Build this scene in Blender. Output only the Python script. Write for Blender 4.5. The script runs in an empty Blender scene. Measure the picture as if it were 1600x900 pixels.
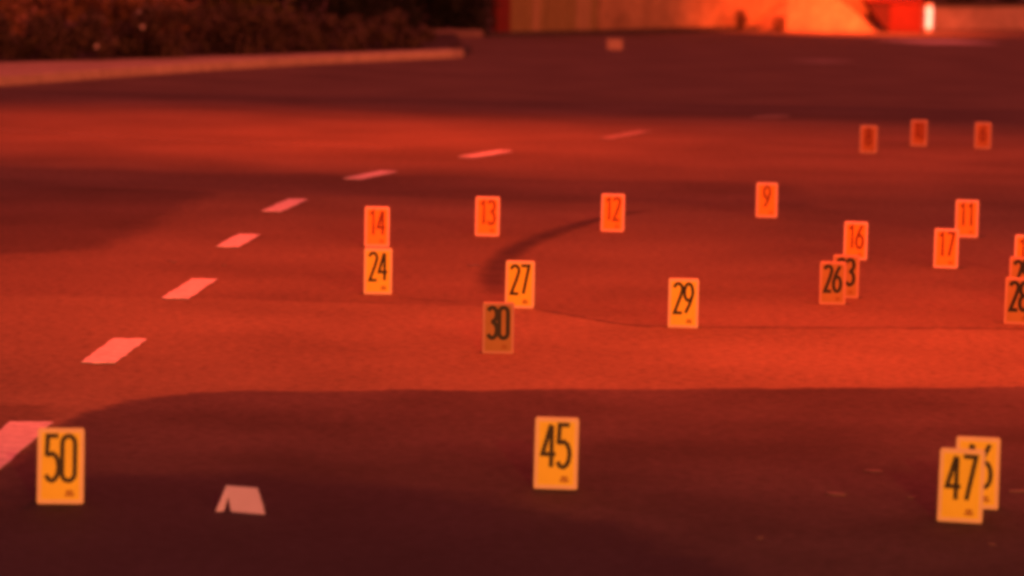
import bpy, math, random
from mathutils import Vector, Matrix
random.seed(7)
scene = bpy.context.scene
COL = scene.collection

# ------------------------------------------------------------------ camera
PITCH, ROLL, CAM_H = 0.11579, 0.021, 1.992
FOCAL_PX = 4823.5                                   # for a 1600 px wide frame
cam_d = bpy.data.cameras.new("camera")
cam_d.sensor_width = 36.0
cam_d.lens = FOCAL_PX / 1600 * 36.0
cam_d.clip_start, cam_d.clip_end = 0.1, 2000
cam_d.dof.use_dof = True
cam_d.dof.focus_distance = 14.5
cam_d.dof.aperture_fstop = 2.2
cam = bpy.data.objects.new("camera", cam_d)
COL.objects.link(cam)
_fw = Vector((0, math.cos(PITCH), -math.sin(PITCH)))
_up0 = Vector((0, math.sin(PITCH), math.cos(PITCH)))
_rt0 = Vector((1, 0, 0))
c_, s_ = math.cos(ROLL), math.sin(ROLL)
_rt = _rt0 * c_ + _up0 * s_
_up = _up0 * c_ - _rt0 * s_
M = Matrix.Identity(4)
for i in range(3):
    M[i][0], M[i][1], M[i][2] = _rt[i], _up[i], -_fw[i]
M.translation = Vector((0, 0, CAM_H))
cam.matrix_world = M
scene.camera = cam

# ------------------------------------------------------------------ world: a dim night sky with red glow
world = bpy.data.worlds.new("World")
scene.world = world
world.use_nodes = True
bg = world.node_tree.nodes["Background"]
bg.inputs[0].default_value = (1.0, 0.122, 0.130, 1)
bg.inputs[1].default_value = 0.56

# ------------------------------------------------------------------ lights
def sun(name, elev, azim, strength, colour, angle):
    d = bpy.data.lights.new(name, 'SUN')
    d.energy, d.color, d.angle = strength, colour, math.radians(angle)
    o = bpy.data.objects.new(name, d)
    COL.objects.link(o)
    dirv = Vector((math.sin(azim) * math.cos(elev), math.cos(azim) * math.cos(elev), -math.sin(elev)))
    o.rotation_euler = dirv.to_track_quat('-Z', 'Y').to_euler()
    return o
# low sodium-coloured light from behind the camera
sun("low_orange_light", math.radians(11), math.radians(-24), 1.6, (1.0, 0.17, 0.05), 9)

def spot(name, loc, target, watts, colour, half_deg, radius=0.35, blend=1.0):
    d = bpy.data.lights.new(name, 'SPOT')
    d.energy, d.color = watts, colour
    d.spot_size, d.spot_blend = math.radians(2 * half_deg), blend
    d.shadow_soft_size = radius
    o = bpy.data.objects.new(name, d)
    COL.objects.link(o)
    o.location = loc
    o.rotation_euler = (Vector(target) - Vector(loc)).to_track_quat('-Z', 'Y').to_euler()
    return o
RED = (1.0, 0.062, 0.009)
spot("red_pool_spot", (-3.2, 29.4, 10.0), (-3.2, 29.4, 0), 6300, RED, 31, 0.5)  # unseen red spots without posts, added for the light pools on the road
spot("red_pool_spot", (1.6, 28.6, 10.0), (1.9, 28.4, 0), 5000, RED, 34, 0.5)
spot("red_pool_spot", (4.2, 14.3, 6.5), (3.6, 14.3, 0), 2700, RED, 38, 0.5)
spot("red_pool_spot", (0.2, 16.0, 9.0), (-0.3, 17.0, 0), 6300, RED, 45, 0.6)
# sodium-coloured fill spot added behind the camera for the near marker faces
spot("sodium_fill_spot", (2.6, -4.5, 4.2), (0.2, 13.0, 0), 3100, (1.0, 0.50, 0.08), 24, 0.2)
# unseen flood spot added for the orange glow on the far wall
spot("wall_flood_light", (7.3, 62.4, 3.6), (6.9, 65.6, 0.2), 3900, (1.0, 0.085, 0.016), 58, 0.2)

# ------------------------------------------------------------------ colour management
scene.view_settings.view_transform = 'Standard'
scene.view_settings.look = 'None'
scene.view_settings.exposure = 0
scene.view_settings.gamma = 1
scene.cycles.filter_width = 3.8
scene.cycles.max_bounces = 5

# ------------------------------------------------------------------ materials
def colour_chain(nt, colour, scale, vary, stretch, big, big_scale):
    """grain and blotches of one colour; returns the colour socket"""
    tc = nt.nodes.new("ShaderNodeTexCoord")
    mp = nt.nodes.new("ShaderNodeMapping")
    mp.inputs["Scale"].default_value = stretch
    nt.links.new(tc.outputs["Object"], mp.inputs["Vector"])
    n = nt.nodes.new("ShaderNodeTexNoise")
    n.inputs["Scale"].default_value = scale
    n.inputs["Detail"].default_value = 6
    n.inputs["Roughness"].default_value = 0.65
    nt.links.new(mp.outputs["Vector"], n.inputs["Vector"])
    rp = nt.nodes.new("ShaderNodeValToRGB")
    rp.color_ramp.elements[0].position = 0.28
    rp.color_ramp.elements[1].position = 0.72
    rp.color_ramp.elements[0].color = (*[c * (1 - vary) for c in colour], 1)
    rp.color_ramp.elements[1].color = (*[min(1, c * (1 + vary)) for c in colour], 1)
    nt.links.new(n.outputs["Fac"], rp.inputs["Fac"])
    out = rp.outputs["Color"]
    if big:
        n2 = nt.nodes.new("ShaderNodeTexNoise")
        n2.inputs["Scale"].default_value = big_scale
        n2.inputs["Detail"].default_value = 4
        nt.links.new(mp.outputs["Vector"], n2.inputs["Vector"])
        r2 = nt.nodes.new("ShaderNodeMapRange")
        r2.inputs["From Min"].default_value = 0.3
        r2.inputs["From Max"].default_value = 0.7
        r2.inputs["To Min"].default_value = 1 - big
        r2.inputs["To Max"].default_value = 1 + big
        nt.links.new(n2.outputs["Fac"], r2.inputs["Value"])
        vm = nt.nodes.new("ShaderNodeVectorMath")
        vm.operation = 'SCALE'
        nt.links.new(out, vm.inputs[0])
        nt.links.new(r2.outputs["Result"], vm.inputs["Scale"])
        out = vm.outputs["Vector"]
    return out

def mat(name, colour, rough=0.8, scale=8.0, vary=0.25, bump=0.0, stretch=(1, 1, 1), spec=0.3, big=0.0, big_scale=0.4):
    m = bpy.data.materials.new(name)
    m.use_nodes = True
    nt = m.node_tree
    b = nt.nodes["Principled BSDF"]
    b.inputs["Roughness"].default_value = rough
    b.inputs["Specular IOR Level"].default_value = spec
    out = colour_chain(nt, colour, scale, vary, stretch, big, big_scale)
    nt.links.new(out, b.inputs["Base Color"])
    if bump:
        tc = nt.nodes.new("ShaderNodeTexCoord")
        bn = nt.nodes.new("ShaderNodeBump")
        bn.inputs["Strength"].default_value = bump
        bn.inputs["Distance"].default_value = 0.01
        n3 = nt.nodes.new("ShaderNodeTexNoise")
        n3.inputs["Scale"].default_value = 90
        n3.inputs["Detail"].default_value = 3
        nt.links.new(tc.outputs["Object"], n3.inputs["Vector"])
        nt.links.new(n3.outputs["Fac"], bn.inputs["Height"])
        nt.links.new(bn.outputs["Normal"], b.inputs["Normal"])
    return m

def faded(m):
    """let a mark wear away towards its edges: mesh attribute 'wear' drives its opacity"""
    nt = m.node_tree
    b = nt.nodes["Principled BSDF"]
    a = nt.nodes.new("ShaderNodeAttribute")
    a.attribute_name = "wear"
    nt.links.new(a.outputs["Fac"], b.inputs["Alpha"])
    return m

WORN = ((0.154, 0.113, 0.083), 26, 0.34, (0.8, 0.8, 1), 0.20, 0.9)
PALE = ((0.182, 0.140, 0.098), 26, 0.34, (0.8, 0.8, 1), 0.20, 1.0)

def ragged(m, under=WORN):
    """the border of a patch gives way raggedly to the asphalt colour under it"""
    nt = m.node_tree
    b = nt.nodes["Principled BSDF"]
    a = nt.nodes.new("ShaderNodeAttribute")
    a.attribute_name = "wear"
    tc = nt.nodes.new("ShaderNodeTexCoord")
    n = nt.nodes.new("ShaderNodeTexNoise")
    n.inputs["Scale"].default_value = 7
    n.inputs["Detail"].default_value = 8
    n.inputs["Roughness"].default_value = 0.7
    nt.links.new(tc.outputs["Object"], n.inputs["Vector"])
    ma = nt.nodes.new("ShaderNodeMath")
    ma.operation = 'MULTIPLY_ADD'
    nt.links.new(n.outputs["Fac"], ma.inputs[0])
    ma.inputs[1].default_value = 1.1
    ma.inputs[2].default_value = -0.55
    ad = nt.nodes.new("ShaderNodeMath")
    ad.operation = 'ADD'
    nt.links.new(a.outputs["Fac"], ad.inputs[0])
    nt.links.new(ma.outputs[0], ad.inputs[1])
    mr = nt.nodes.new("ShaderNodeMapRange")
    mr.interpolation_type = 'SMOOTHSTEP'
    mr.inputs["From Min"].default_value = 0.15
    mr.inputs["From Max"].default_value = 0.75
    nt.links.new(ad.outputs[0], mr.inputs["Value"])
    mx = nt.nodes.new("ShaderNodeMix")
    mx.data_type = 'RGBA'
    nt.links.new(mr.outputs["Result"], mx.inputs["Factor"])
    nt.links.new(colour_chain(nt, *under), mx.inputs[6])
    nt.links.new(b.inputs["Base Color"].links[0].from_socket, mx.inputs[7])
    nt.links.new(mx.outputs[2], b.inputs["Base Color"])
    return m

ASPHALT = mat("worn_asphalt", (0.154, 0.113, 0.083), 0.9, 26, 0.34, 0.8, (0.8, 0.8, 1), 0.2, 0.20, 0.9)
DARKNEAR = ragged(mat("dark_near_asphalt", (0.064, 0.051, 0.055), 0.85, 26, 0.36, 0.9, (0.8, 0.8, 1), 0.25, 0.36, 1.3), PALE)
SHADED_UNDER = ((0.064, 0.051, 0.055), 26, 0.36, (0.8, 0.8, 1), 0.36, 1.3)
SHADED = ragged(mat("shade_tinted_asphalt", (0.031, 0.025, 0.040), 0.8, 26, 0.36, 0.9, (0.8, 0.8, 1), 0.25, 0.3, 1.3), SHADED_UNDER)
DARKBAND = ragged(mat("dark_band_asphalt", (0.122, 0.090, 0.074), 0.9, 26, 0.34, 0.8, (0.6, 0.8, 1), 0.2, 0.25, 0.9))
DARKPATCH = ragged(mat("dark_left_asphalt", (0.092, 0.068, 0.058), 0.9, 26, 0.34, 0.8, (0.8, 0.8, 1), 0.2, 0.25, 0.9))
LIGHTPATCH = ragged(mat("pale_asphalt", (0.182, 0.140, 0.098), 0.9, 26, 0.34, 0.8, (0.8, 0.8, 1), 0.2, 0.2, 1.0))
PAINT = mat("road_paint", (0.67, 0.65, 0.80), 0.7, 14, 0.32, 0.3)
OLDPAINT = mat("worn_road_paint", (0.34, 0.28, 0.27), 0.8, 20, 0.35)
SKID = faded(mat("tyre_rubber", (0.035, 0.03, 0.032), 0.7, 12, 0.3))
TAR = faded(mat("tar", (0.04, 0.035, 0.035), 0.6, 12, 0.3))
CONCRETE = mat("concrete", (0.50, 0.40, 0.28), 0.9, 6, 0.2, 0.3, big=0.15, big_scale=0.8)
DARKKERB = mat("dark_kerb", (0.05, 0.045, 0.042), 0.9, 6, 0.3)
SOIL = mat("soil", (0.045, 0.032, 0.025), 1.0, 6, 0.4)
DIM_O = mat("dimlit_orange_plastic", (0.48, 0.18, 0.05), 0.55, 9, 0.1)  # far markers: the weaker light there is put into darker plastic colours
DIM_R = mat("dimlit_rim_plastic", (0.70, 0.47, 0.34), 0.55, 9, 0.1)
YELLOW = mat("yellow_plastic", (0.80, 0.72, 0.05), 0.45, 9, 0.07)
ORANGE = mat("orange_plastic", (0.88, 0.39, 0.03), 0.45, 9, 0.07)
ORIM = mat("pale_orange_rim_plastic", (0.90, 0.60, 0.50), 0.45, 9, 0.07)
RIM = mat("pale_rim_plastic", (0.76, 0.66, 0.42), 0.45, 9, 0.07)
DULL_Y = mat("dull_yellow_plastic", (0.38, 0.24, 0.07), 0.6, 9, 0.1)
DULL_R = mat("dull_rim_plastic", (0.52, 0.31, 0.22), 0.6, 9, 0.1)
BLACK = mat("black_print", (0.012, 0.010, 0.012), 0.5, 20, 0.1)
REDINK = mat("red_print", (0.20, 0.026, 0.010), 0.5, 20, 0.1)
DARKINK = mat("dark_red_print", (0.20, 0.02, 0.008), 0.5, 20, 0.1)
BROWNINK = mat("brown_print", (0.30, 0.12, 0.02), 0.5, 20, 0.1)
CARD = mat("white_card", (0.60, 0.53, 0.92), 0.7, 12, 0.05)
TANBOX = mat("tan_card", (0.52, 0.36, 0.28), 0.8, 9, 0.15)
CHIP = mat("pale_fragment", (0.15, 0.11, 0.11), 0.6, 30, 0.2)
LEAF_D = mat("dark_leaf", (0.075, 0.055, 0.038), 0.65, 5, 0.75)
LEAF_B = mat("black_green_leaf", (0.018, 0.022, 0.014), 0.65, 3, 0.4)
LEAF_R = mat("russet_leaf", (0.26, 0.14, 0.075), 0.6, 3, 0.4)
LEAF_O = mat("olive_leaf", (0.11, 0.10, 0.03), 0.6, 3, 0.4)
PETAL = mat("pale_petal", (0.55, 0.5, 0.5), 0.6, 3, 0.1)
BARK = mat("bark", (0.05, 0.04, 0.03), 0.9, 10, 0.3)
WOOD = mat("olive_wood", (0.26, 0.215, 0.09), 0.85, 5, 0.3, 0, (6, 6, 0.6))
WOOD_P = mat("pale_wood", (0.36, 0.27, 0.15), 0.85, 5, 0.3, 0, (6, 6, 0.6))
REDPAINT = mat("red_paint", (0.16, 0.025, 0.018), 0.6, 5, 0.15)
STUCCO = mat("orange_stucco", (0.40, 0.27, 0.15), 0.95, 5, 0.25, 0.5, big=0.35, big_scale=1.1)
PALEWALL = mat("pale_stucco", (0.36, 0.28, 0.24), 0.95, 4, 0.18, 0.4, big=0.25, big_scale=1.2)
REDBOX = mat("red_metal", (0.22, 0.025, 0.010), 0.5, 4, 0.15)
DARKRED = mat("dark_red_metal", (0.10, 0.02, 0.015), 0.5, 4, 0.2)
POSTM = mat("white_post_paint", (0.75, 0.72, 0.68), 0.5, 8, 0.06)
GLOW = bpy.data.materials.new("lit_lamp_glass")
GLOW.use_nodes = True
_b = GLOW.node_tree.nodes["Principled BSDF"]
_b.inputs["Base Color"].default_value = (0.8, 0.75, 0.65, 1)
_b.inputs["Emission Color"].default_value = (1.0, 0.52, 0.36, 1)
_b.inputs["Emission Strength"].default_value = 1.5

# ------------------------------------------------------------------ helpers
class MB:
    def __init__(self):
        self.v, self.f, self.wear = [], [], []
    def quad(self, a, b, c, d):
        n = len(self.v)
        self.v += [a, b, c, d]
        self.f.append((n, n + 1, n + 2, n + 3))
    def box(self, x0, x1, y0, y1, z0, z1, tf=None, bev=0.0):
        """a box; with bev its vertical edges are chamfered"""
        if bev:
            ring = [(x0 + bev, y0), (x1 - bev, y0), (x1, y0 + bev), (x1, y1 - bev),
                    (x1 - bev, y1), (x0 + bev, y1), (x0, y1 - bev), (x0, y0 + bev)]
        else:
            ring = [(x0, y0), (x1, y0), (x1, y1), (x0, y1)]
        self.prism(ring, z0, z1, tf)
    def prism(self, ring, z0, z1, tf=None):
        n, k = len(self.v), len(ring)
        pts = [(x, y, z0) for x, y in ring] + [(x, y, z1) for x, y in ring]
        self.v += [tf(*p) if tf else p for p in pts]
        self.f.append(tuple(n + i for i in reversed(range(k))))
        self.f.append(tuple(n + k + i for i in range(k)))
        for i in range(k):
            j = (i + 1) % k
            self.f.append((n + i, n + j, n + k + j, n + k + i))
    def tube(self, pts, r0, r1, sides=6):
        n = len(self.v)
        for i, p in enumerate(pts):
            t = i / (len(pts) - 1)
            r = r0 + (r1 - r0) * t
            d = (Vector(pts[min(i + 1, len(pts) - 1)]) - Vector(pts[max(i - 1, 0)])).normalized()
            u = d.orthogonal().normalized()
            w = d.cross(u)
            for k in range(sides):
                a = 2 * math.pi * k / sides
                self.v.append(tuple(Vector(p) + (u * math.cos(a) + w * math.sin(a)) * r))
        for i in range(len(pts) - 1):
            for k in range(sides):
                a, b = n + i * sides + k, n + i * sides + (k + 1) % sides
                self.f.append((a, b, b + sides, a + sides))
        self.f.append(tuple(n + k for k in reversed(range(sides))))
        self.f.append(tuple(n + (len(pts) - 1) * sides + k for k in range(sides)))
    def mesh(self, name, m):
        me = bpy.data.meshes.new(name)
        me.from_pydata(self.v, [], self.f)
        me.materials.append(m)
        if self.wear:
            at = me.attributes.new("wear", 'FLOAT', 'POINT')
            at.data.foreach_set("value", self.wear)
        me.update()
        return me
    def build(self, name, m, parent=None, loc=None, rz=0.0):
        return link(name, self.mesh(name, m), parent, loc, rz)

def link(name, me, parent=None, loc=None, rz=0.0):
    o = bpy.data.objects.new(name, me)
    COL.objects.link(o)
    if parent:
        o.parent = parent
    if loc is not None:
        o.location = loc
    o.rotation_euler.z = rz
    return o

def tag(o, label, cat, group=None):
    o["label"], o["category"] = label, cat
    if group:
        o["group"] = group
    return o

def empty(name, loc, rz=0.0):
    o = bpy.data.objects.new(name, None)
    o.empty_display_size = 0.1
    COL.objects.link(o)
    o.location = loc
    o.rotation_euler.z = rz
    return o

def structure(o):
    o["kind"] = "structure"
    return o

def sheet(name, poly, z, m, feather=0.0, low=0.0006):
    """a flat layer of the ground; with feather its border blends out raggedly over that width"""
    me = bpy.data.meshes.new(name)
    if not feather:
        me.from_pydata([(x, y, z) for x, y in poly], [], [tuple(range(len(poly)))])
    else:
        n = len(poly)
        area = sum(poly[i][0] * poly[(i + 1) % n][1] - poly[(i + 1) % n][0] * poly[i][1] for i in range(n))
        sg = 1 if area > 0 else -1
        outer, inner = [], []
        for i in range(n):
            p = Vector(poly[i])
            e1 = (p - Vector(poly[i - 1])).normalized()
            e2 = (Vector(poly[(i + 1) % n]) - p).normalized()
            nr = Vector((-(e1.y + e2.y), e1.x + e2.x)) * sg
            nr = nr.normalized() if nr.length > 1e-6 else Vector((0, 0))
            outer.append(p - nr * feather / 2)
            inner.append(p + nr * feather / 2)
        v = [(q.x, q.y, low) for q in outer] + [(q.x, q.y, z) for q in inner]
        f = [tuple(range(n, 2 * n))] + [(i, (i + 1) % n, n + (i + 1) % n, n + i) for i in range(n)]
        me.from_pydata(v, [], f)
        at = me.attributes.new("wear", 'FLOAT', 'POINT')
        at.data.foreach_set("value", [0.0] * n + [1.0] * n)
    me.materials.append(m)
    return structure(link(name, me))

def ribbon(name, pts, widths, z, m, strength=1.0, soft=0.5, ends=True, jitter=0.0):
    """a flat mark along a path that wears away at its sides and ends"""
    mb = MB()
    fine = []
    for i in range(len(pts) - 1):                      # Catmull-Rom
        p0, p1, p2, p3 = (Vector(pts[max(i - 1, 0)]), Vector(pts[i]), Vector(pts[i + 1]), Vector(pts[min(i + 2, len(pts) - 1)]))
        for k in range(10):
            t = k / 10
            q = 0.5 * ((2 * p1) + (p2 - p0) * t + (2 * p0 - 5 * p1 + 4 * p2 - p3) * t * t + (3 * p1 - p0 - 3 * p2 + p3) * t ** 3)
            fine.append((q, widths[i] + (widths[i + 1] - widths[i]) * t))
    fine.append((Vector(pts[-1]), widths[-1]))
    N = len(fine)
    for i, (q, w) in enumerate(fine):
        d = fine[min(i + 1, N - 1)][0] - fine[max(i - 1, 0)][0]
        nrm = Vector((-d.y, d.x)).normalized()
        e = 1.0
        if ends:
            e = min(1.0, i / 6, (N - 1 - i) / 6)
        e *= 1 - jitter * random.random()
        for s, a in ((-1, 0), (-soft, 1), (soft, 1), (1, 0)):
            p = q + nrm * (s * w / 2)
            mb.v.append((p.x, p.y, z))
            mb.wear.append(a * e * strength)
    for i in range(N - 1):
        for k in range(3):
            a = i * 4 + k
            mb.f.append((a, a + 4, a + 5, a + 1))
    return structure(mb.build(name, m))

# ------------------------------------------------------------------ the ground
sheet("road", [(-400, -60), (400, -60), (400, 900), (-400, 900)], 0, ASPHALT)

# the darker asphalt in front of the camera: its far edge runs across, its left edge along the dotted line
edge = []
for i in range(0, 61):
    t = i / 60
    x = -0.95 + t * 16
    edge.append((x, 13.10 + 0.20 * (x + 0.95) / 1.1 * (1 if x < 2.4 else 0) + (0.61 if x >= 2.4 else 0) + random.uniform(-.035, .035)))
corner = [(-1.93, 9.9), (-1.83, 10.8), (-1.80, 11.5), (-1.78, 12.0), (-1.72, 12.4), (-1.58, 12.75), (-1.35, 12.98), (-1.12, 13.08)]
sheet("dark_road_area", [(15.0, -40), *reversed(edge), *reversed(corner), (-2.2, 7.0), (-2.6, -40)][::-1], 0.004, DARKNEAR, 0.16, 0.0026)
sheet("painted_shade_patch", [(-2.0, 7.0), (-1.72, 10.4), (-1.66, 10.95), (-0.9, 11.05), (-0.3, 10.8), (0.3, 10.3), (0.75, 9.4), (0.9, 7.0)], 0.0062, SHADED, 0.45, 0.0046)  # weaker light in the near-left corner, painted as a darker layer

# a darker strip across the road beyond the numbered markers, another farther off
def strip(name, y0l, y1l, y0r, y1r, x0, x1, z, m, wob):
    n = 50
    lo = [(x0 + (x1 - x0) * i / n, y0l + (y0r - y0l) * i / n + random.uniform(-wob, wob)) for i in range(n + 1)]
    hi = [(x0 + (x1 - x0) * i / n, y1l + (y1r - y1l) * i / n + random.uniform(-wob, wob)) for i in range(n + 1)]
    return sheet(name, lo + hi[::-1], z, m, min(0.9, (y1l - y0l) * .6))
sheet("dark_road_area", [(-16, 17.7), (-3.6, 18.15), (-2.9, 18.4), (-2.55, 18.75), (-2.43, 19.4), (-2.38, 21.0), (-2.30, 22.4), (-2.22, 22.95), (-2.5, 23.15), (-4.0, 23.4), (-16, 23.7)], 0.003, DARKPATCH, 0.5)  # darker area of the road at the left
light = [(-16, 16.0), (-1.6, 16.3), (0.1, 16.2), (0.34, 15.89), (0.68, 15.55), (1.4, 15.6), (2.6, 15.75), (4.2, 15.95), (16, 16.6), (16, 11.0), (-1.5, 11.0), (-1.9, 12.6), (-16, 12.9)]
sheet("trench_patch", light[::-1], 0.002, LIGHTPATCH, 0.3)
strip("asphalt_strip", 23.75, 24.9, 22.6, 24.7, -14, 2.2, 0.004, DARKBAND, 0.10)
strip("far_dark_strip", 32.6, 36.0, 33.6, 36.4, -16, 14, 0.0045, DARKBAND, 0.12)

# tyre mark that bends down between the markers, and the tar seams
ribbon("tyre_mark", [(1.0, 22.1), (0.69, 21.6), (0.29, 20.4), (0.0, 19.1), (-0.10, 17.8), (-0.08, 16.7)], [.12, .18, .21, .24, .25, .22], 0.005, SKID, 0.55, 0.2, True, 0.35)
ribbon("tar_seam", [(0.1, 16.2), (0.34, 15.89), (0.68, 15.55), (1.4, 15.6), (2.6, 15.75), (4.0, 15.9)], [.07] * 6, 0.0055, TAR, 0.5, 0.3, True, 0.5)
ribbon("tar_seam", [(-0.66, 16.55), (-0.45, 16.45), (-0.2, 16.4)], [.04] * 3, 0.005, TAR, 0.5, 0.3, True, 0.4)
ribbon("worn_line", [(-6.0, 29.9), (-4.9, 29.2), (-3.0, 28.3), (-1.6, 27.9), (-1.0, 27.7)], [.22] * 5, 0.005, faded(mat("ghost_paint", (0.3, 0.25, 0.22), 0.8, 12, 0.3)), 0.6, 0.3, True, 0.5)
GHOST = bpy.data.materials["ghost_paint"]
ribbon("worn_line", [(-2.2, 35.1), (-1.0, 34.4), (0.0, 33.9)], [.13] * 3, 0.0055, GHOST, 0.6, 0.3, True, 0.5)
ribbon("worn_line", [(7.3, 59.1), (8.0, 59.5), (8.9, 59.9)], [1.9] * 3, 0.005, faded(mat("far_line_paint", (0.75, 0.6, 0.54), 0.8, 12, 0.2)), 1.0, 0.92, False)
ribbon("worn_line", [(4.65, 49.5), (5.1, 48.9)], [1.0] * 2, 0.005, GHOST, 1.0, 0.85, False)

# ------------------------------------------------------------------ the dotted guide line: one thing per dash
dashes = [((-1.92, 12.11), (-1.902, 11.05), .17, "nearest pink dash of the dotted line, beside the marker numbered 50"),
          ((-1.839, 14.622), (-1.841, 13.792), .155, "bright pink road dash just beyond the corner of the dark asphalt"),
          ((-1.747, 17.182), (-1.763, 16.249), .145, "third dash of the dotted line, with small flecks lying beyond it"),
          ((-1.713, 19.735), (-1.741, 18.929), .14, "fourth dash counted from the camera, where the dotted line starts to bend"),
          ((-1.567, 22.361), (-1.683, 21.365), .14, "slanted short dash left of and beyond the marker numbered 14"),
          ((-1.022, 25.124), (-1.28, 24.281), .14, "thin dash lying on the edge of the dark asphalt strip"),
          ((-0.083, 27.732), (-0.425, 26.853), .14, "thin pale dash straight beyond the marker numbered 13"),
          ((1.301, 30.913), (0.868, 29.642), .13, "thin dash in the red pool of light beyond the marker numbered 12"),
          ((2.981, 34.05), (2.615, 33.691), .13, "faintest and farthest dash of the curving dotted line")]
for i, (a, b, w, lab) in enumerate(dashes):
    A, B = Vector(a), Vector(b)
    d = (A - B).normalized()
    n = Vector((-d.y, d.x))
    L = (A - B).length / 2
    ring = []
    # outline with slightly chipped edges
    for k in range(6):
        ring.append((-w / 2 + w * k / 5, -L + random.uniform(-.012, .012)))
    for k in range(1, 12):
        ring.append((w / 2 + random.uniform(-.006, .006), -L + 2 * L * k / 12))
    for k in range(6):
        ring.append((w / 2 - w * k / 5, L + random.uniform(-.012, .012)))
    for k in range(1, 12):
        ring.append((-w / 2 + random.uniform(-.006, .006), L - 2 * L * k / 12))
    mb = MB()
    C = (A + B) / 2
    ring = [(x + y * (0.05 if i < 4 else 0), y) for x, y in ring]
    ang = math.atan2(d.y, d.x) - math.pi / 2
    mb.prism(ring, 0.0, 0.0045)
    o = mb.build("lane_dash", PAINT if i < 7 else OLDPAINT, None, (C.x, C.y, 0.006), ang)
    tag(o, lab, "road marking", "dashes of the dotted guide line")

# ------------------------------------------------------------------ numbered evidence markers
CW, CH = 0.153, 0.247
TILT = math.radians(9)
def on_panel(u, v, w):                                  # across, up the sheet, out of the front face
    return (u, v * math.sin(TILT) - w * math.cos(TILT), v * math.cos(TILT) + w * math.sin(TILT))
TOP_Y, TOP_Z = CH * math.sin(TILT), CH * math.cos(TILT)
def off_panel(u, v, w):                                 # the same on the back leg
    x, y, z = on_panel(u, v, w)
    return (-x, 2 * TOP_Y + 0.012 - y, z)

def panel_mesh(tf):
    mb = MB()
    r, ring = 0.006, []
    for cx, cy, a0 in ((CW / 2 - r, r, -90), (CW / 2 - r, CH - r, 0), (-CW / 2 + r, CH - r, 90), (-CW / 2 + r, r, 180)):
        for k in range(4):
            a = math.radians(a0 + k * 30)
            ring.append((cx + r * math.cos(a), cy + r * math.sin(a)))
    mb.prism(ring, -0.003, 0.0, tf)
    return mb
def field_mesh():
    mb = MB()
    mb.box(-CW / 2 + .013, CW / 2 - .013, .014, CH - .011, 0.0, 0.0007, on_panel)
    return mb
def hinge_mesh():
    mb = MB()
    mb.tube([(-CW / 2 + .004, TOP_Y + .006, TOP_Z - .001), (CW / 2 - .004, TOP_Y + .006, TOP_Z - .001)], .0052, .0052, 8)
    return mb
def mark_mesh():
    mb = MB()
    u0, v0 = CW * 0.10, CH * 0.105
    for k, (a, b) in enumerate(((0.0, 0.030), (0.003, 0.026))):
        mb.box(u0 + a, u0 + b, v0 + k * .011, v0 + k * .011 + .008, 0.0008, 0.0013, on_panel)
    return mb

# digit strokes, drawn in a box 1 wide and 3.3 high
def arc(cx, cy, rx, ry, a0, a1, n=9):
    return [(cx + rx * math.cos(math.radians(a0 + (a1 - a0) * i / n)), cy + ry * math.sin(math.radians(a0 + (a1 - a0) * i / n))) for i in range(n + 1)]
H3 = 3.3
STROKES = {
    '0': [arc(.5, 2.75, .5, .55, 0, 180) + arc(.5, .55, .5, .55, 180, 360) + [(1.0, 2.75)]],
    '1': [[(.15, 2.75), (.6, 3.3), (.6, 0)]],
    '2': [arc(.5, 2.7, .5, .6, 165, -20) + [(.75, 1.75), (.08, .0), (1.0, .0)]],
    '3': [arc(.45, 2.55, .52, .75, 150, -80) + arc(.45, .85, .55, .85, 80, -150)],
    '4': [[(.74, 0), (.74, 3.2)], [(.66, 3.3), (.0, 1.0), (1.1, 1.0)]],
    '5': [[(.95, 3.3), (.12, 3.3), (.06, 1.95)] + arc(.45, 1.0, .55, 1.0, 115, -145)],
    '6': [[(.85, 3.3), (.35, 2.3)] + arc(.5, .95, .5, .95, 160, 520, 20)],
    '7': [[(0, 3.3), (1.0, 3.3), (.35, 0)]],
    '8': [arc(.5, 2.5, .44, .8, -90, 270, 18), arc(.5, .85, .52, .85, 90, 450, 18)],
    '9': [[(.15, 0), (.65, 1.0)] + arc(.5, 2.35, .5, .95, -20, 340, 20)],
}
DW, DH, STROKE = 0.042, 0.149, 0.0155
_digit_cache = {}
def digit_mesh(ch, ink, off, stroke=STROKE):
    key = (ch, ink.name, round(off, 4), stroke)
    if key in _digit_cache:
        return _digit_cache[key]
    mb = MB()
    for si, path in enumerate(STROKES[ch]):
        P = [Vector((off + (x - .5) * DW, CH * 0.31 + y / H3 * DH)) for x, y in path]
        w0 = 0.0008 + si * 0.0003
        n = len(mb.v)
        for i, p in enumerate(P):
            a = (P[i] - P[i - 1]).normalized() if i else None
            b = (P[i + 1] - P[i]).normalized() if i < len(P) - 1 else None
            a, b = a or b, b or a
            t = (a + b)
            t = t.normalized() if t.length > 1e-4 else a
            nrm = Vector((-t.y, t.x))
            k = 1 / max(0.5, nrm.dot(Vector((-a.y, a.x))))
            for s in (-1, 1):
                q = p + nrm * (s * k * stroke / 2)
                mb.v.append(on_panel(q.x, q.y, w0 + 0.0006 + i * 0.00001))
                mb.v.append(on_panel(q.x, q.y, w0 - 0.0004))
        for i in range(len(P) - 1):
            o = n + i * 4
            mb.f += [(o, o + 4, o + 6, o + 2), (o, o + 1, o + 5, o + 4), (o + 2, o + 6, o + 7, o + 3)]
    me = mb.mesh("digit", ink)
    _digit_cache[key] = me
    return me

_shared = {}
def shared(kind, make, m):
    key = (kind, m.name)
    if key not in _shared:
        _shared[key] = make.mesh(kind, m)
    return _shared[key]

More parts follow.
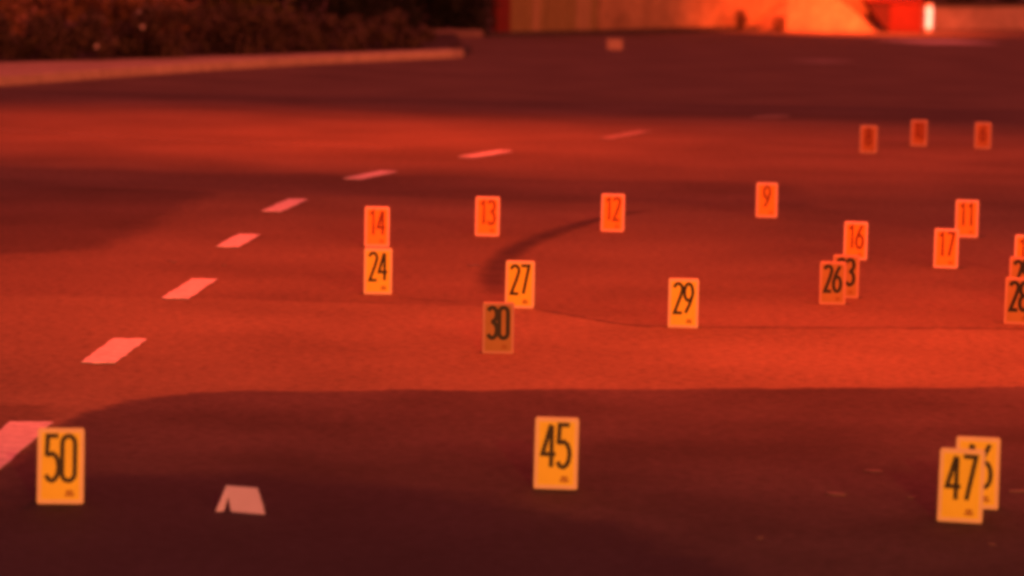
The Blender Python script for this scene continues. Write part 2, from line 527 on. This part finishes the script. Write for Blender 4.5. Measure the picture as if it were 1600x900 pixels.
def marker(num, x, y, yaw, label, ink=BLACK, dull=False, sx=1.0, lean=0.0):
    z = 0.0066 if x < -1 and y < 11 else 0.0045 if y < 13.6 or 22 < y < 25.2 else 0.001
    t = empty("number_marker", (x, y, z), math.radians(yaw * .5) - math.atan2(x, y))
    t.rotation_euler.y = math.radians(lean)
    t.scale = (sx, sx, sx)
    tag(t, label, "number marker", "yellow number markers standing on the road")
    rim, fld = (DIM_R, DIM_O) if ink is DARKINK else (DULL_R, DULL_Y) if dull else (ORIM, ORANGE) if ink is REDINK else (RIM, YELLOW)
    link("front_panel", shared("front_panel", panel_mesh(on_panel), rim), t)
    link("back_panel", shared("back_panel", panel_mesh(off_panel), rim), t)
    link("hinge", shared("hinge", hinge_mesh(), rim), t)
    link("yellow_face", shared("yellow_face", field_mesh(), fld), t)
    link("small_mark", shared("small_mark", mark_mesh(), BROWNINK), t)
    offs = [0.0] if len(num) == 1 else [-0.0275, 0.0255]
    for ch, off in zip(num, offs):
        link("digit", digit_mesh(ch, ink, off, 0.020 if dull and ink is BLACK else 0.021 if ink is DARKINK else 0.0175 if ink is REDINK else STROKE), t)
    return t

marker("50", -1.53, 10.40, -2, "yellow marker numbered 50, beside the nearest pink dash at the left", lean=0.5, sx=1.03)
marker("45", 0.17, 10.89, 2, "yellow marker numbered 45, standing alone on the dark asphalt", lean=0.5, sx=1.02)
marker("47", 1.55, 10.42, -2, "yellow marker numbered 47, in front of and overlapping marker 46", lean=0.4)
marker("46", 1.645, 10.68, 2, "yellow marker numbered 46, half hidden behind marker 47")
marker("29", 0.87, 15.52, 3, "bright marker numbered 29, alone at mid distance with black digits")
marker("27", 0.04, 16.20, -6, "bright marker numbered 27, at the end of the curved tyre mark")
marker("24", -0.73, 16.69, 2, "yellow marker with black 24, directly in front of marker 14")
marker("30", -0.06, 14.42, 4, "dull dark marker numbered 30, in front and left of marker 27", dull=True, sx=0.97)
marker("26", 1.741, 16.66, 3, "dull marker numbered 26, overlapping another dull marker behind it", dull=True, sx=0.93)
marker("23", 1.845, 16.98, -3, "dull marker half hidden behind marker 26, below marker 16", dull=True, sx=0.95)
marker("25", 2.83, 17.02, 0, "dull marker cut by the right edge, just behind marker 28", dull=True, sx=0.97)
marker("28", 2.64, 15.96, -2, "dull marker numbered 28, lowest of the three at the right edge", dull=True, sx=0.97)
marker("14", -0.85, 19.19, 2, "orange marker with faint 14, directly behind marker 24", REDINK)
marker("13", -0.17, 20.02, -2, "bright orange marker numbered 13, between markers 14 and 12", REDINK, sx=1.02)
marker("12", 0.66, 20.50, -5, "bright orange marker numbered 12, at the far end of the tyre mark", REDINK)
marker("9", 1.79, 21.77, 3, "orange single-digit marker standing alone right of marker 12", REDINK, sx=0.98)
marker("16", 2.12, 19.02, -4, "bright orange marker numbered 16, behind the dull pair 23 and 26", REDINK, sx=0.94)
marker("17", 2.63, 18.65, -3, "orange marker numbered 17, overlapping the corner of the marker behind", REDINK, sx=0.95)
marker("11", 3.04, 20.62, 3, "bright orange marker behind and right of marker 17", REDINK)
marker("18", 3.07, 18.35, -3, "orange marker at the right edge, above the dull marker 25", REDINK, sx=0.95)
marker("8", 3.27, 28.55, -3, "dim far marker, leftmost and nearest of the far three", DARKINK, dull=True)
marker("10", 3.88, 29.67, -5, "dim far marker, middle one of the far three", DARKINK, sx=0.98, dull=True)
marker("6", 4.47, 29.49, 2, "dim far marker, rightmost of the far three", DARKINK, sx=0.98, dull=True)

# ------------------------------------------------------------------ folded white card and pale box
t = empty("folded_card", (-0.935, 10.30, 0.0066))
tag(t, "folded white card standing like a tent on the dark asphalt", "folded card")
def leaf(name, quad, out):
    """a thin sheet of card from its four corners, thickened along out"""
    mb = MB()
    o = Vector(out) * 0.0016
    mb.v = [tuple(Vector(p)) for p in quad] + [tuple(Vector(p) + o) for p in quad]
    mb.f = [(0, 1, 2, 3), (7, 6, 5, 4)] + [((i + 1) % 4, i, 4 + i, 4 + (i + 1) % 4) for i in range(4)]
    return mb.build(name, CARD, t)
# corners in road coordinates, relative to the card's base
bx, by = -0.935, 10.30
def rel(x, y, z):
    return (x - bx, y - by, z)
leaf("front_leaf", [rel(-.938, 10.325, 0), rel(-.819, 10.287, 0), rel(-.848, 10.309, .085), rel(-.957, 10.340, .085)], (0, 1, -.1))
leaf("back_leaf", [rel(-.925, 10.43, 0), rel(-.83, 10.40, 0), rel(-.848, 10.312, .0855), rel(-.940, 10.340, .0855)], (0, -.6, -.6))
leaf("side_flap", [rel(-.990, 10.318, 0), rel(-.963, 10.330, 0), rel(-.940, 10.341, .0855), rel(-.957, 10.345, .0855)], (0, .8, -.3))

t = empty("pale_box", (1.64, 52.4, 0.001), math.radians(8))
tag(t, "small pale box left on the far side of the road", "box")
mb = MB()
mb.box(-.13, .13, -.1, .1, 0, .14, None, .008)
mb.build("box_body", TANBOX, t)
mb = MB()
mb.box(-.137, .137, -.107, .107, .14, .175, None, .01)
mb.build("lid", TANBOX, t)

# ------------------------------------------------------------------ fragments on the road
frags = [(-2.004, 18.10, .07, .12, "tiny pale fragment left of the third dash's far end"),
         (-1.688, 17.955, .035, .22, "tiny pale fragment in line beyond the third dash"),
         (-0.231, 18.238, .09, .05, "thin pale fragment on the road between markers 13 and 30"),
         (1.368, 11.40, .085, -.25, "pale fragment on dark asphalt, farthest left of marker 46"),
         (1.172, 10.894, .085, -.35, "pale splinter on dark asphalt, farther left of marker 47"),
         (1.443, 10.862, .045, .1, "small pale fragment touching distance left of marker 47"),
         (1.848, 11.035, .08, .2, "pale fragment at the right edge beside marker 46"),
         (1.604, 10.039, .04, -.8, "pale fragment in front of marker 47"),
         (0.838, 10.065, .03, .2, "lone tiny fragment in the foreground between markers 45 and 47")]
for x, y, L, a, lab in frags:
    mb = MB()
    n = 7
    ring = []
    for k in range(n):
        th = 2 * math.pi * k / n
        ring.append((L / 2 * math.cos(th) * random.uniform(.75, 1.05), L * .3 * math.sin(th) * random.uniform(.6, 1.1)))
    mb.prism(ring, 0, random.uniform(.003, .006))
    tag(mb.build("fragment", CHIP, None, (x, y, 0.0045 if y < 13 else 0.0005), a), lab, "fragment", "small pale fragments scattered on the road")

# ------------------------------------------------------------------ kerb, planting bed
def offset(poly, d):
    out = []
    for i, p in enumerate(poly):
        a = Vector(poly[max(i - 1, 0)])
        b = Vector(poly[min(i + 1, len(poly) - 1)])
        t = (b - a).normalized()
        out.append((p[0] - t.y * d, p[1] + t.x * d))
    return out
def kerb(name, line, width, h, m):
    """kerb with a battered face and a rounded top arris"""
    prof = [(0.0, -0.02), (0.012, h - .03), (0.022, h - .008), (0.045, h), (width, h), (width, -0.02)]
    mb = MB()
    rows = [offset(line, d) for d, _ in prof]
    for r, (_, z) in zip(rows, prof):
        mb.v += [(x, y, z) for x, y in r]
    n = len(line)
    for i in range(len(prof) - 1):
        for k in range(n - 1):
            mb.f.append((i * n + k, i * n + k + 1, (i + 1) * n + k + 1, (i + 1) * n + k))
    mb.f.append(tuple(i * n for i in range(len(prof))))
    mb.f.append(tuple(i * n + n - 1 for i in reversed(range(len(prof)))))
    return structure(mb.build(name, m))
KL = [(-13.0, 27.5), (-11.0, 30.2), (-9.0, 32.9), (-7.5, 35.0), (-6.15, 36.9), (-5.2, 39.3), (-4.35, 41.4), (-3.3, 43.6), (-2.3, 45.5), (-1.5, 46.8), (-0.98, 47.6), (-0.82, 48.1)]
kerb("kerb", KL, 0.32, 0.12, CONCRETE)
kerb("kerb", [(-0.80, 48.14), (-0.76, 49.5), (-0.74, 51.0)], 0.12, 0.07, DARKKERB)
inner = offset(KL, 0.315)
walk_back = offset(KL, 1.9)
# pavement slabs behind the kerb, wide at the left and pinching out to the right
n = len(KL)
wid = [3.2, 3.2, 3.1, 3.0, 2.6, 2.0, 1.35, .85, .5, .36, .34, .33]
back = [offset(KL, w)[i] for i, w in enumerate(wid)]
mb = MB()
for i in range(n - 1):
    a, b, c, d = inner[i], inner[i + 1], back[i + 1], back[i]
    mb.v += [(a[0], a[1], .117), (b[0], b[1], .117), (c[0], c[1], .117), (d[0], d[1], .117)]
    k = len(mb.v) - 4
    mb.f.append((k, k + 1, k + 2, k + 3))
structure(mb.build("pavement", CONCRETE))
mb = MB()
bed = back + [(-0.9, 51.0), (-1.1, 55.5), (-30, 55.5), (-30, 27.5)]
mb.v = [(x, y, .112) for x, y in bed]
mb.f = [tuple(range(len(bed)))]
structure(mb.build("planting_bed", SOIL))
kerb("kerb", [(-5.0, 55.9), (-1.9, 56.3), (-0.62, 57.0)], 0.3, 0.13, mat("pink_concrete", (0.20, 0.14, 0.13), 0.9, 6, 0.2))

# ------------------------------------------------------------------ shrubs
def shrub(x, y, z, rx, ry, h, nleaf, size, m, label, group, flowers=0):
    t = empty("shrub", (x, y, z))
    tag(t, label, "shrub", group)
    clumps = []
    for k in range(22):
        a = random.uniform(0, 2 * math.pi)
        rr = math.sqrt(random.random()) * .85
        zz = random.uniform(.12, .92)
        taper = 1 - .45 * max(0, zz - .5) * 2
        clumps.append((Vector((rx * rr * math.cos(a) * taper, ry * rr * math.sin(a) * taper, h * zz)), random.uniform(.14, .26) * (rx + h) / 1.4))
    mb = MB()
    for k in range(nleaf):
        c, r = random.choice(clumps)
        d = Vector((random.gauss(0, 1), random.gauss(0, 1), random.gauss(0, 1))).normalized()
        p = c + d * r * random.random() ** .4
        if p.z < .01:
            p.z = random.uniform(.01, .1)
        ax = Vector((random.gauss(0, 1), random.gauss(0, 1), random.gauss(0, .7))).normalized()
        sd = ax.cross(d if abs(ax.dot(d)) < .95 else Vector((0, 0, 1))).normalized()
        s = size * random.uniform(.6, 1.3)
        nn = len(mb.v)
        up = ax.cross(sd) * s * .15
        mb.v += [tuple(p - ax * s * .5), tuple(p + sd * s * .28 + up), tuple(p + ax * s * .5), tuple(p - sd * s * .28 + up)]
        mb.f += [(nn, nn + 1, nn + 2), (nn, nn + 2, nn + 3)]
    f = mb.build("foliage", m, t)
    f["kind"] = "stuff"
    st = MB()
    for k in range(7):
        c = random.choice(clumps)[0]
        st.tube([(c.x * .15, c.y * .15, 0), (c.x * .55, c.y * .55, c.z * .55), tuple(c)], .018, .006, 5)
    st.build("stems", BARK, t)
    for k in range(flowers):
        c, r = random.choice(clumps)
        p = c + Vector((random.uniform(-.5, .5) * r, -abs(r) * random.uniform(.8, 1.1), random.uniform(-.3, .6) * r))
        fm = MB()
        for q in range(5):
            a = 2 * math.pi * q / 5
            d1 = Vector((math.cos(a), -.35, math.sin(a))) * .035
            d2 = Vector((math.cos(a + .6), -.2, math.sin(a + .6))) * .028
            d0 = Vector((math.cos(a - .6), -.2, math.sin(a - .6))) * .028
            fm.quad(tuple(p), tuple(p + d0), tuple(p + d1), tuple(p + d2))
        fm.build("flower", PETAL, t)
    return t

G1 = "dark low hedge shrubs behind the kerb"
low = [(-8.6, 40.2, .62, 0, "low dark hedge shrub cut by the left edge"),
       (-7.35, 40.75, .66, 1, "low dark hedge shrub second from the left edge"),
       (-6.15, 41.8, .66, 1, "low dark hedge shrub third from the left, with a pale flower"),
       (-5.0, 43.0, .68, 3, "low dark hedge shrub with the most pale flowers"),
       (-4.05, 44.6, .64, 0, "low dark hedge shrub in the middle, below the olive shrub"),
       (-3.05, 46.3, .50, 0, "low hedge shrub second from its right end"),
       (-2.1, 48.2, .46, 0, "lowest hedge shrub, at the right end of the hedge")]
for x, y, h, fl, lab in low:
    shrub(x, y, .112, .85, .6, h, 2200, .10, LEAF_D, lab, G1, fl)
shrub(10.2, 71.6, .0, 1.2, .8, 1.5, 2600, .14, LEAF_B, "dark shrub behind the left part of the low pale wall", None)
shrub(14.0, 73.8, .0, 1.3, .8, 1.5, 2600, .14, LEAF_B, "dark shrub behind the low pale wall, at the right edge", None)
G2 = "taller shrubs behind the low hedge"
shrub(-9.6, 44.3, .112, 1.0, .8, 1.7, 2600, .13, LEAF_R, "tall russet shrub above the left end of the hedge", G2)
shrub(-7.7, 44.6, .112, 1.0, .8, 1.6, 2600, .13, LEAF_R, "russet shrub behind the second hedge shrub from the left", G2)
shrub(-6.0, 46.0, .112, 1.0, .8, 1.5, 2400, .12, LEAF_R, "russet shrub behind the flowering part of the hedge", G2)
shrub(-4.05, 47.6, .112, .75, .7, 1.5, 2200, .11, LEAF_O, "olive shrub standing behind the middle of the hedge", G2)
shrub(-8.6, 47.0, .112, 1.1, .8, 2.0, 2600, .14, LEAF_R, "larger russet shrub rising behind the tall russet row", G2)
shrub(-6.9, 48.4, .112, 1.1, .8, 1.9, 2600, .14, LEAF_R, "russet shrub behind and between the two middle russet shrubs", G2)
shrub(-5.2, 49.2, .112, 1.1, .8, 1.9, 2600, .14, LEAF_R, "rearmost russet shrub, left behind the olive shrub", G2)
G3 = "black-looking tall shrubs at the corner"
shrub(-3.35, 53.2, .112, .95, .7, 1.7, 3600, .12, LEAF_B, "tall near-black shrub right of the olive one", G3)
shrub(-2.1, 57.9, .0, 1.0, .7, 1.8, 4200, .12, LEAF_B, "near-black shrub between the corner kerb and the red post", G3)
shrub(-1.15, 58.3, .0, .62, .5, 1.7, 3600, .12, LEAF_B, "rightmost near-black shrub, against the red fence post", G3)
shrub(-4.3, 54.6, .112, 1.0, .7, 1.9, 3400, .13, LEAF_B, "near-black shrub farthest left, behind the olive shrub", G3)
shrub(-2.75, 55.0, .112, .8, .6, 1.7, 3400, .12, LEAF_B, "near-black shrub in the middle of its dark row", G3)
shrub(-1.6, 60.0, .0, 1.1, .7, 2.0, 3400, .13, LEAF_B, "near-black shrub at the back of the corner", G3)

# ------------------------------------------------------------------ fence with a red post
fx0, fy0, fx1, fy1 = -0.44, 58.35, 1.56, 60.75
L = math.hypot(fx1 - fx0, fy1 - fy0)
t = empty("wooden_fence", (fx0, fy0, 0), math.atan2(fy1 - fy0, fx1 - fx0))
tag(t, "olive-brown fence of upright boards at the far side of the road", "fence")
p = MB(); p.box(0, .40, -.07, .05, 0, 2.0, None, .01)
o = p.build("post", REDPAINT, t); o["label"] = "wide red painted end post"
nb = 12
bw = (L - .42) / nb
for k in range(nb):
    b = MB()
    x0 = .42 + k * bw
    dy = random.uniform(-.012, .012)
    b.box(x0 + .006, x0 + bw - .006, -.02 + dy, .005 + dy, .05, 1.85 + random.uniform(-.02, .02), None, .004)
    b.build("board", WOOD_P if k in (3, 9, 10) else WOOD, t)
for z in (.35, 1.5):
    b = MB(); b.box(.42, L, .025, .07, z, z + .09); b.build("rail", WOOD, t)
b = MB(); b.box(.42, L, -.035, .02, 0.0, .045); b.build("bottom_board", mat("pink_board", (.24, .15, .12), .9, 5, .2), t)

# ------------------------------------------------------------------ walls at the far side
def wall(name, line, th, h, m, label, cope=None, cope_m=None):
    mb = MB()
    b2 = offset(line, th)
    ring = list(line) + b2[::-1]
    mb.prism(ring, 0, h)
    o = mb.build(name, m)
    tag(o, label, "wall")
    if cope:
        cb = MB()
        cb.prism(offset(line, -.04) + offset(line, th + .04)[::-1], h, h + cope)
        cb.build("coping", cope_m or m, o)
    return o
wall("stucco_wall", [(1.62, 60.86), (3.0, 62.75), (4.5, 64.8), (5.6, 66.3), (6.6, 66.75), (7.62, 66.3)], .25, 2.3, STUCCO, "long orange-lit stucco wall across the road, brightest at its right end", .08)
wall("low_wall", [(8.95, 67.15), (11.0, 69.0), (16.0, 73.0)], .3, .52, PALEWALL, "low pale pinkish wall right of the lit white post", .07, DARKKERB)
kerb("dark_base_strip", [(-0.5, 57.2), (1.55, 59.9), (3.05, 62.0), (4.6, 64.2), (5.6, 65.5)], .25, .075, DARKKERB)  # low dark strip along the foot of the fence and wall
shrub(12.2, 72.6, .0, 1.3, .8, 1.5, 3200, .14, LEAF_B, "dark shrub rising behind the middle of the low pale wall", None)
shrub(5.45, 64.25, .0, .18, .16, .30, 420, .07, LEAF_R, "small dark weed at the foot of the brightly lit wall", None)
shrub(4.62, 64.1, .0, .13, .12, .42, 420, .06, LEAF_R, "small russet weed growing up against the middle of the orange wall", None)

# pale heap at the foot of the wall
def heap(x, y, rx, ry, h, m, label):
    mb = MB()
    n, k = 40, 16
    for j in range(k + 1):
        t = j / k
        for i in range(n):
            a = 2 * math.pi * i / n
            wob = 1 + .10 * math.sin(3 * a + 1) + .06 * math.sin(7 * a + t * 5)
            r = t * wob
            z = h * (1 - t) ** .85 * (1 + .10 * math.sin(5 * a + 3 * t) + random.uniform(-.05, .05)) - .02
            mb.v.append((rx * r * math.cos(a), ry * r * math.sin(a), z))
    for j in range(k):
        for i in range(n):
            i2 = (i + 1) % n
            mb.f.append((j * n + i, (j + 1) * n + i, (j + 1) * n + i2, j * n + i2))
    return tag(mb.build("heap", m, None, (x, y, 0)), label, "heap")
heap(6.15, 65.1, 1.35, .75, .95, mat("pale_sand", (0.46, 0.30, 0.17), 1.0, 7, 0.25, 0.6, big=0.2, big_scale=1.5), "pale sloping heap lit bright orange at the foot of the far wall")

# red cabinet with a slanting dark side
t = empty("red_cabinet", (8.10, 65.6, 0), math.radians(4))
tag(t, "red box-shaped cabinet with a dark slanting left side beside the lit post", "cabinet")
b = MB(); b.box(-.28, .40, -.3, .35, 0, .62, None, .015); b.build("body", REDBOX, t)
b = MB(); b.box(-.80, .44, -.34, .39, .62, .69, None, .015); b.build("lid", REDBOX, t)
b = MB()
b.v = [(-.283, -.28, .0), (-.283, .33, .0), (-.40, .33, .1), (-.40, -.28, .1), (-.283, -.28, .62), (-.283, .33, .62), (-.78, .33, .60), (-.78, -.28, .60)]
b.f = [(0, 1, 2, 3), (7, 6, 5, 4), (0, 3, 7, 4), (1, 5, 6, 2), (3, 2, 6, 7)]
b.build("slanting_side", DARKRED, t)
b = MB(); b.box(-.2, .32, -.312, -.30, .06, .55); b.build("door", REDBOX, t)

# lit white bollard lamp
t = empty("bollard_lamp", (8.72, 65.7, 0))
tag(t, "short white post glowing like a lamp before the far wall", "bollard lamp")
b = MB(); b.tube([(0, 0, 0), (0, 0, .09)], .085, .075, 14); b.build("foot", POSTM, t)
b = MB(); b.tube([(0, 0, .09), (0, 0, .53)], .07, .07, 14); b.build("lens", GLOW, t)
b = MB(); b.tube([(0, 0, .53), (0, 0, .57), (0, 0, .60)], .085, .06, 14); b.build("cap", POSTM, t)
